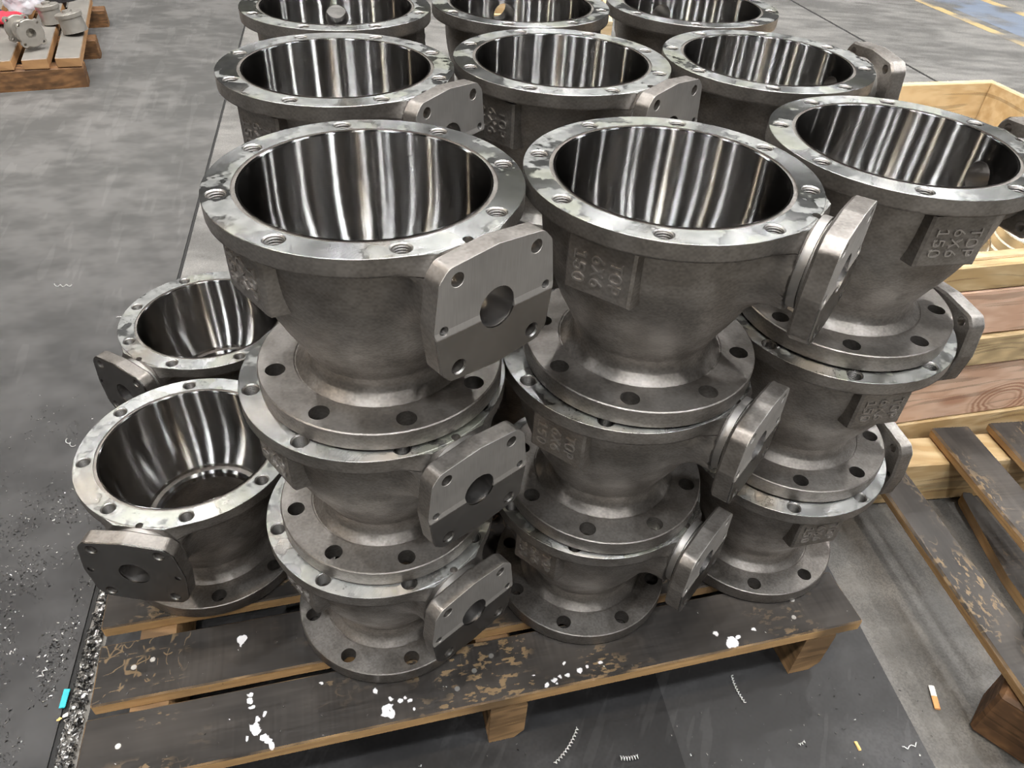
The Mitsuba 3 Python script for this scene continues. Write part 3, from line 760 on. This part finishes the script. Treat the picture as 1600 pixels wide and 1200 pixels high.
# ------------------------------------------------------------------ pallet with castings, far left
lp = numbered('wooden_pallet')
tag(lp, 'brown wooden pallet with pale castings at the top left, far away', 'pallet')
LA = math.radians(23.5)
LU, LV = np.array([math.cos(LA), math.sin(LA), 0]), np.array([-math.sin(LA), math.cos(LA), 0])
LF = T(frame((-1.951, 3.262, ZP), LU, LV).tolist())
for i, v0 in enumerate((0.0, 0.41, 0.965)):
    put('runner', shape(chamfered(-1.1, [0.0, 0.035, 0.06][i], v0, v0 + 0.09, -0.1395, -0.0505, 0.004, 0.002, 160 + i), 'brown_wood'), lp, LF)
bsdf('far_board_wood', {'type': 'principled', 'base_color': proc(dark_board(LV[0], LV[1], 2.4, False)), 'roughness': 0.6, 'specular': 0.4})
bsdf('orange_wood', {'type': 'principled', 'base_color': proc(plain_wood((0.50, 0.29, 0.12), (0.36, 0.19, 0.075), (0.2, 0.1, 0.04))), 'roughness': 0.6})
bsdf('worn_board', {'type': 'principled', 'base_color': proc(lambda p, n, uv: mix(mix((0.36, 0.205, 0.09), (0.25, 0.135, 0.06), fbm(p.x * 20, p.y * 20, p.z * 60, 2)), mix((0.115, 0.11, 0.10), (0.18, 0.17, 0.155), fbm(p.x * 14, p.y * 14, 0.0, 3)), smoothstep(0.5, 0.8, n.z))), 'roughness': 0.55})
for i, (a, b) in enumerate(((-0.10, 0.0), (-0.225, -0.128), (-0.365, -0.262), (-0.50, -0.40), (-0.64, -0.54))):
    put('board', shape(chamfered(a, b, 0.0, 1.12, -0.05, -0.01, 0.003, 0.002, 170 + i), 'worn_board'), lp, LF)
LZ = ZP - 0.0095


def blob(mesh, n, amp, seed, freq):
    v = np.asarray(mesh.vertices); nn = np.asarray(mesh.vertex_normals)
    d = meshkit.fbm(v * freq + seed, 3, seed) - 0.5
    return trimesh.Trimesh(v + nn * d[:, None] * amp, mesh.faces, process=False)


def casting_body():
    fl = lathe([(0.02, 0), (0.052, 0), (0.055, 0.003), (0.055, 0.014), (0.052, 0.017), (0.032, 0.019), (0.030, 0.05), (0.02, 0.05)], 40)
    ears = M3.batch_boolean([M3.cylinder(0.019, 0.015, 0.014, 20).translate([0.052 * math.cos(a), 0.052 * math.sin(a), -0.0005]) for a in np.arange(4) * math.pi / 2 + 0.78], m3.OpType.Add)
    eh = M3.batch_boolean([M3.cylinder(0.05, 0.006, 0.006, 16).translate([0.054 * math.cos(a), 0.054 * math.sin(a), -0.01]) for a in np.arange(4) * math.pi / 2 + 0.78], m3.OpType.Add)
    a = fl + ears - eh
    return a, a.rotate([180, 0, 0]).translate([0, 0, 0.135]), (M3.sphere(0.048, 36).scale([1, 1, 0.85]).translate([0, 0, 0.068]) + M3.cylinder(0.07, 0.02, 0.018, 24).rotate([0, 90, 0]).translate([0, 0, 0.068]))


fa, fb, mid = casting_body()
q = at(52, 74, -0.01)
cw = T().translate([q[0] - 0.02, q[1], LZ + 0.070]).rotate([0, 0, 1], -38).rotate([0, 1, 0], 88).translate([0, 0, -0.05])
ca = numbered('flanged_casting')
tag(ca, 'pale grey flanged casting lying on the far left pallet', 'casting')
put('flange', shape(fa, 'pale_casting', 30), ca, cw); put('flange', shape(fb, 'pale_casting', 30), ca, cw); put('body', shape(mid, 'pale_casting', 30), ca, cw)


def can(px, py, R, h, lean, rz, lab):
    q = at(px, py, -0.01); key = numbered('cylinder_casting'); tag(key, lab, 'casting')
    w = T().translate([q[0], q[1], LZ + R * math.sin(math.radians(abs(lean))) + 0.001]).rotate([0, 0, 1], rz).rotate([0, 1, 0], lean)
    put('body', shape(lathe([(0, 0), (R, 0), (R * 0.93, h), (0, h)], 48), 'pale_casting', 30), key, w)
    put('lid', shape(lathe([(0, h), (R * 1.03, h), (R * 1.06, h + 0.006), (R * 1.06, h + 0.016), (R * 1.0, h + 0.019), (R * 0.4, h + 0.020), (R * 0.38, h + 0.03), (0, h + 0.03)], 48), 'pale_casting', 30), key, w)
    return key


can(120, 53, 0.055, 0.062, -10, 0, 'right one of two pale lidded cylinder castings on the far left pallet, leaning')
can(85, 38, 0.050, 0.062, -6, 0, 'left one of two pale lidded cylinder castings on the far left pallet')
bagm = trimesh.creation.icosphere(4, 0.085); bagm.apply_scale([1.15, 0.8, 0.8])
bagm = blob(bagm, 0, 0.07, 3, 20)
q = at(30, 10, 0.05)
k = put('plastic_bag', shape(bagm, 'bag_film', 25), None, T().translate([q[0] - 0.0, q[1] + 0.05, LZ + 0.088])); tag(k, 'crumpled clear plastic bag on the far left pallet, behind the flanged casting', 'bag')
glove = numbered('work_glove')
tag(glove, 'red and navy knitted work glove hanging at the photo\'s left edge, on the far pallet', 'glove')


def chain(pts, rad):
    ms = [M3.sphere(r, 14).translate(list(p)) for p, r in zip(pts, rad)]
    return M3.batch_boolean([M3.hull(a + b) for a, b in zip(ms[:-1], ms[1:])], m3.OpType.Add)


palm = M3.hull(chain([(0, -0.03, 0), (0, 0.03, 0)], [0.014, 0.014]) + chain([(0.08, -0.036, 0), (0.08, 0.036, 0)], [0.013, 0.013]))
fing = [chain([(0.08, yy, 0), (0.08 + l * 0.5, yy * 1.1, 0.006), (0.08 + l, yy * 1.15, 0.0)], [0.0125, 0.0115, 0.010]) for yy, l in ((-0.036, 0.055), (-0.012, 0.075), (0.012, 0.08), (0.036, 0.07))]
thumb = chain([(0.02, 0.035, 0), (0.05, 0.065, 0.004), (0.078, 0.08, 0)], [0.014, 0.013, 0.011])
q = at(2, 38, -0.01)
gw = T().translate([q[0] - 0.02, q[1] + 0.02, LZ + 0.034]).rotate([0, 0, 1], -25).rotate([0, 1, 0], 6)
put('hand', shape(M3.batch_boolean([palm, thumb] + fing[::2], m3.OpType.Add), 'red_knit', 40), glove, gw)
put('finger', shape(fing[1], 'navy_knit', 40), glove, gw); put('finger', shape(fing[3], 'navy_knit', 40), glove, gw)
put('cuff', shape(M3.hull(chain([(-0.07, -0.034, 0), (-0.07, 0.034, 0)], [0.016, 0.016]) + chain([(-0.005, -0.03, 0), (-0.005, 0.03, 0)], [0.0155, 0.0155])), 'navy_knit', 40), glove, gw)
q = at(78, 8, -0.01)
k = numbered('black_casting'); tag(k, 'black iron flanged casting at the photo\'s top edge, on the far left pallet', 'casting')
bwm = T().translate([q[0], q[1] + 0.12, LZ + 0.001])
put('flange', shape(lathe([(0, 0), (0.075, 0), (0.075, 0.02), (0, 0.02)], 40), 'black_iron', 30), k, bwm)
put('body', shape(lathe([(0, 0.0201), (0.05, 0.0201), (0.055, 0.06), (0.045, 0.1), (0.03, 0.12), (0, 0.12)], 40), 'black_iron', 30), k, bwm)

# ------------------------------------------------------------------ litter: chips, curls, scraps
def chip_color(p, n, uv):
    r = cell(p.x * 160, p.y * 160)
    return mix((0.03, 0.03, 0.03), (0.55, 0.55, 0.54), smoothstep(0.45, 0.95, r))


cell = lambda a, b: mikit.cell_rand(a, b, 3)
bsdf('chip_steel', {'type': 'twosided', 'bsdf': {'type': 'principled', 'base_color': proc(chip_color), 'metallic': 0.9, 'roughness': 0.32}})


def chips(pts, lo, hi, seed):
    """little bent flakes of turned steel, each a strip of three quads"""
    r = np.random.default_rng(seed); n = len(pts)
    L, W = r.uniform(lo, hi, n), r.uniform(0.25, 0.5, n); az = r.uniform(0, 2 * np.pi, n); bend = r.uniform(0.4, 1.6, n); tilt = r.uniform(-0.5, 0.5, n)
    V, Fc = [], []
    for k in range(4):
        t = k / 3 - 0.5
        x = L * np.sin(bend * t * 2) / np.maximum(bend, 0.1) * 0.6; z = L * 0.42 * bend * (0.25 - t * t) + 0.0005
        for s in (-0.5, 0.5):
            y = s * W * L
            V.append(np.stack([pts[:, 0] + x * np.cos(az) - y * np.sin(az), pts[:, 1] + x * np.sin(az) + y * np.cos(az), pts[:, 2] + z + np.abs(tilt) * (s + 0.5) * W * L], -1))
    V = np.stack(V, 1).reshape(-1, 3); b = np.arange(n)[:, None] * 8
    for k in range(3):
        Fc += [b + np.array([2 * k, 2 * k + 2, 2 * k + 3]), b + np.array([2 * k, 2 * k + 3, 2 * k + 1])]
    return trimesh.Trimesh(V, np.concatenate(Fc), process=False)


r = np.random.default_rng(11)
t = r.uniform(-0.5, 1.1, 5200); d = np.abs(r.beta(1.3, 1.3, 5200)) * 0.027 + 0.009
P = np.c_[(j0 + jd * t[:, None] + jn * d[:, None]), 0.001 + r.uniform(0, 0.004, 5200)]
from shapely import contains_xy
P = P[~contains_xy(MAT1.buffer(0.004), P[:, 0], P[:, 1])]
k = put('metal_chips', mikit.ply(chips(P, 0.002, 0.0075, 12), 'chip_steel')); tag(k, 'drift of fine steel chips along the edge of the floor sheet, left of the pallet', 'metal chips', kind='stuff')
n = 7500
px = np.c_[r.uniform(-0.1, 1.0, n), r.uniform(0, 1, n)]
x = -0.70 - r.beta(1.0, 2.2, n) * 0.55; y = 0.36 + r.beta(1.1, 2.0, n) * 0.95
clump = meshkit.fbm(np.c_[x * 14, y * 14, x * 0], 3, 5)
side = (np.c_[x, y] - j0) @ jn
keep = (clump + r.uniform(-0.18, 0.18, n) > 0.48) & (side < -0.008)
P = np.c_[x, y, np.full(n, 0.0042)][keep]
k = put('metal_chips', mikit.ply(chips(P, 0.0014, 0.0048, 13), 'chip_steel')); tag(k, 'fine glinting steel chips scattered over the dark floor sheet at the lower left', 'metal chips', kind='stuff')
n = 420
x = r.uniform(-0.35, 0.72, n); y = 0.40 + r.uniform(0, 0.36, n)
P = np.c_[x, y, np.full(n, 0.0045)]; P = P[(P[:, :2] - PIV[:2]) @ PV[:2] < -0.006]
k = put('metal_chips', mikit.ply(chips(P, 0.001, 0.0042, 14), 'chip_steel')); tag(k, 'sparse steel chips on the rubber mats before the loaded pallet', 'metal chips', kind='stuff')
n = 160
P = at(480, 1050, 0)[None] * 0 + np.c_[r.uniform(U0, U1, n), r.uniform(V0, V0 + 0.2, n), np.full(n, ZP + 0.0006)]
P[:, :2] = P[:, :1] * PU[:2] + P[:, 1:2] * PV[:2]
P = P[np.min([np.hypot(P[:, 0] - q[0], P[:, 1] - q[1]) for q in V], axis=0) > 0.15]
k = put('metal_chips', mikit.ply(chips(P, 0.0008, 0.003, 15), 'chip_steel')); tag(k, 'tiny steel chips lying on the dark front boards of the loaded pallet', 'metal chips', kind='stuff')


def curl(px, py, L, ang, lab, R=0.0035, turns=5, z=fz + 0.004, sweep=0.5, mat='curl_steel'):
    q = at(px, py, z); t = np.linspace(0, 1, turns * 14)
    h = ang + sweep * (t - 0.5)
    cx = np.cumsum(np.cos(h)) * L / len(t); cy = np.cumsum(np.sin(h)) * L / len(t)
    pts = np.c_[q[0] + cx - np.sin(h) * R * np.cos(t * turns * 2 * np.pi), q[1] + cy + np.cos(h) * R * np.cos(t * turns * 2 * np.pi), q[2] + R + 0.0012 + R * np.sin(t * turns * 2 * np.pi)]
    k = put('metal_curl', mikit.ply(tube(pts, 0.0008, 5), mat, smooth=True)); tag(k, lab, 'metal curl')


curl(866, 1195, 0.07, 1.0, 'thin spiral steel curl on the dark mat at the bottom centre', 0.002, 12)
curl(968, 1186, 0.03, 0.15, 'short thick steel curl at the bottom edge on the dark mat', 0.003, 7)
curl(1143, 1056, 0.05, -1.3, 'straight thin steel curl hanging below the front board, on the grey mat', 0.0015, 10)
curl(1408, 1170, 0.03, 0.3, 'flat bright steel curl on the grey mat near its right edge', 0.002, 2)
curl(1247, 1165, 0.014, 0.5, 'tiny bent steel curl on the grey mat', 0.0016, 3)
curl(84, 447, 0.05, 0.1, 'bright steel curl alone on the floor sheet far left of the unstacked valve', 0.003, 3)
curl(104, 688, 0.035, -0.6, 'pale bent steel curl on the floor sheet left of the oily valve', 0.003, 2)
curl(180, 498, 0.07, 0.9, 'thin dark wire curl beside the unstacked valve body', 0.002, 2, sweep=1.4)
curl(62, 1062, 0.02, 1.4, 'curly steel shaving on the floor sheet left of the teal scrap', 0.003, 2)

butt = numbered('cigarette_end'); tag(butt, 'flat cigarette end, white and tan, on the concrete between the pallets', 'cigarette end')
a, b = at(1455, 1072, fz + 0.003), at(1465, 1108, fz + 0.003)
dx = (b - a) / np.linalg.norm(b - a); dy = np.cross([0, 0, 1], dx)
BW = T(frame(a, dx, dy).tolist()); LL = float(np.linalg.norm(b - a))


def stub(x0, x1): return M3.hull(M3.cylinder(x1 - x0, 0.0035, 0.0033, 16) + M3.cylinder(x1 - x0, 0.003, 0.003, 16).translate([0, 0.002, 0]) + M3.cylinder(x1 - x0, 0.003, 0.003, 16).translate([0, -0.002, 0])).scale([0.75, 1, 1]).rotate([0, 90, 0]).translate([x0, 0, 0])


put('paper', shape(stub(0, LL * 0.46), 'paper_white', 30), butt, BW); put('filter', shape(stub(LL * 0.46, LL), 'cork_paper', 30), butt, BW)
a, b = at(106, 1077, fz + 0.006), at(97, 1107, fz + 0.006)
dx = (b - a) / np.linalg.norm(b - a); dy = np.cross([0, 0, 1], dx)
k = put('plastic_scrap', shape(chamfered(0, float(np.linalg.norm(b - a)), -0.0045, 0.0045, 0, 0.003, 0.0008, 0.0006, 5), 'teal_plastic'), None, T(frame(a, dx, dy).tolist())); tag(k, 'small teal plastic scrap lying in the steel chips left of the pallet', 'scrap')
for i, (px, py, s, mt, lab) in enumerate(((103, 1118, 0.008, 'paper_white', 'white paper scrap in the steel chips just below the teal piece'), (93, 1124, 0.007, 'splinter_wood', 'small tan crumb in the steel chips below the teal scrap'), (1340, 1166, 0.014, 'splinter_wood', 'yellow wood splinter on the grey mat near the bottom right'))):
    q = at(px, py, fz + 0.005)
    k = put(['paper_scrap', 'wood_crumb', 'wood_splinter'][i], shape(chamfered(-s / 2, s / 2, -s / (3 if i < 2 else 7), s / (3 if i < 2 else 7), 0, 0.002, 0.0005, 0.001, 200 + i), mt), None, T().translate([q[0], q[1], q[2]]).rotate([0, 0, 1], [30, 70, 105][i])); tag(k, lab, 'scrap')
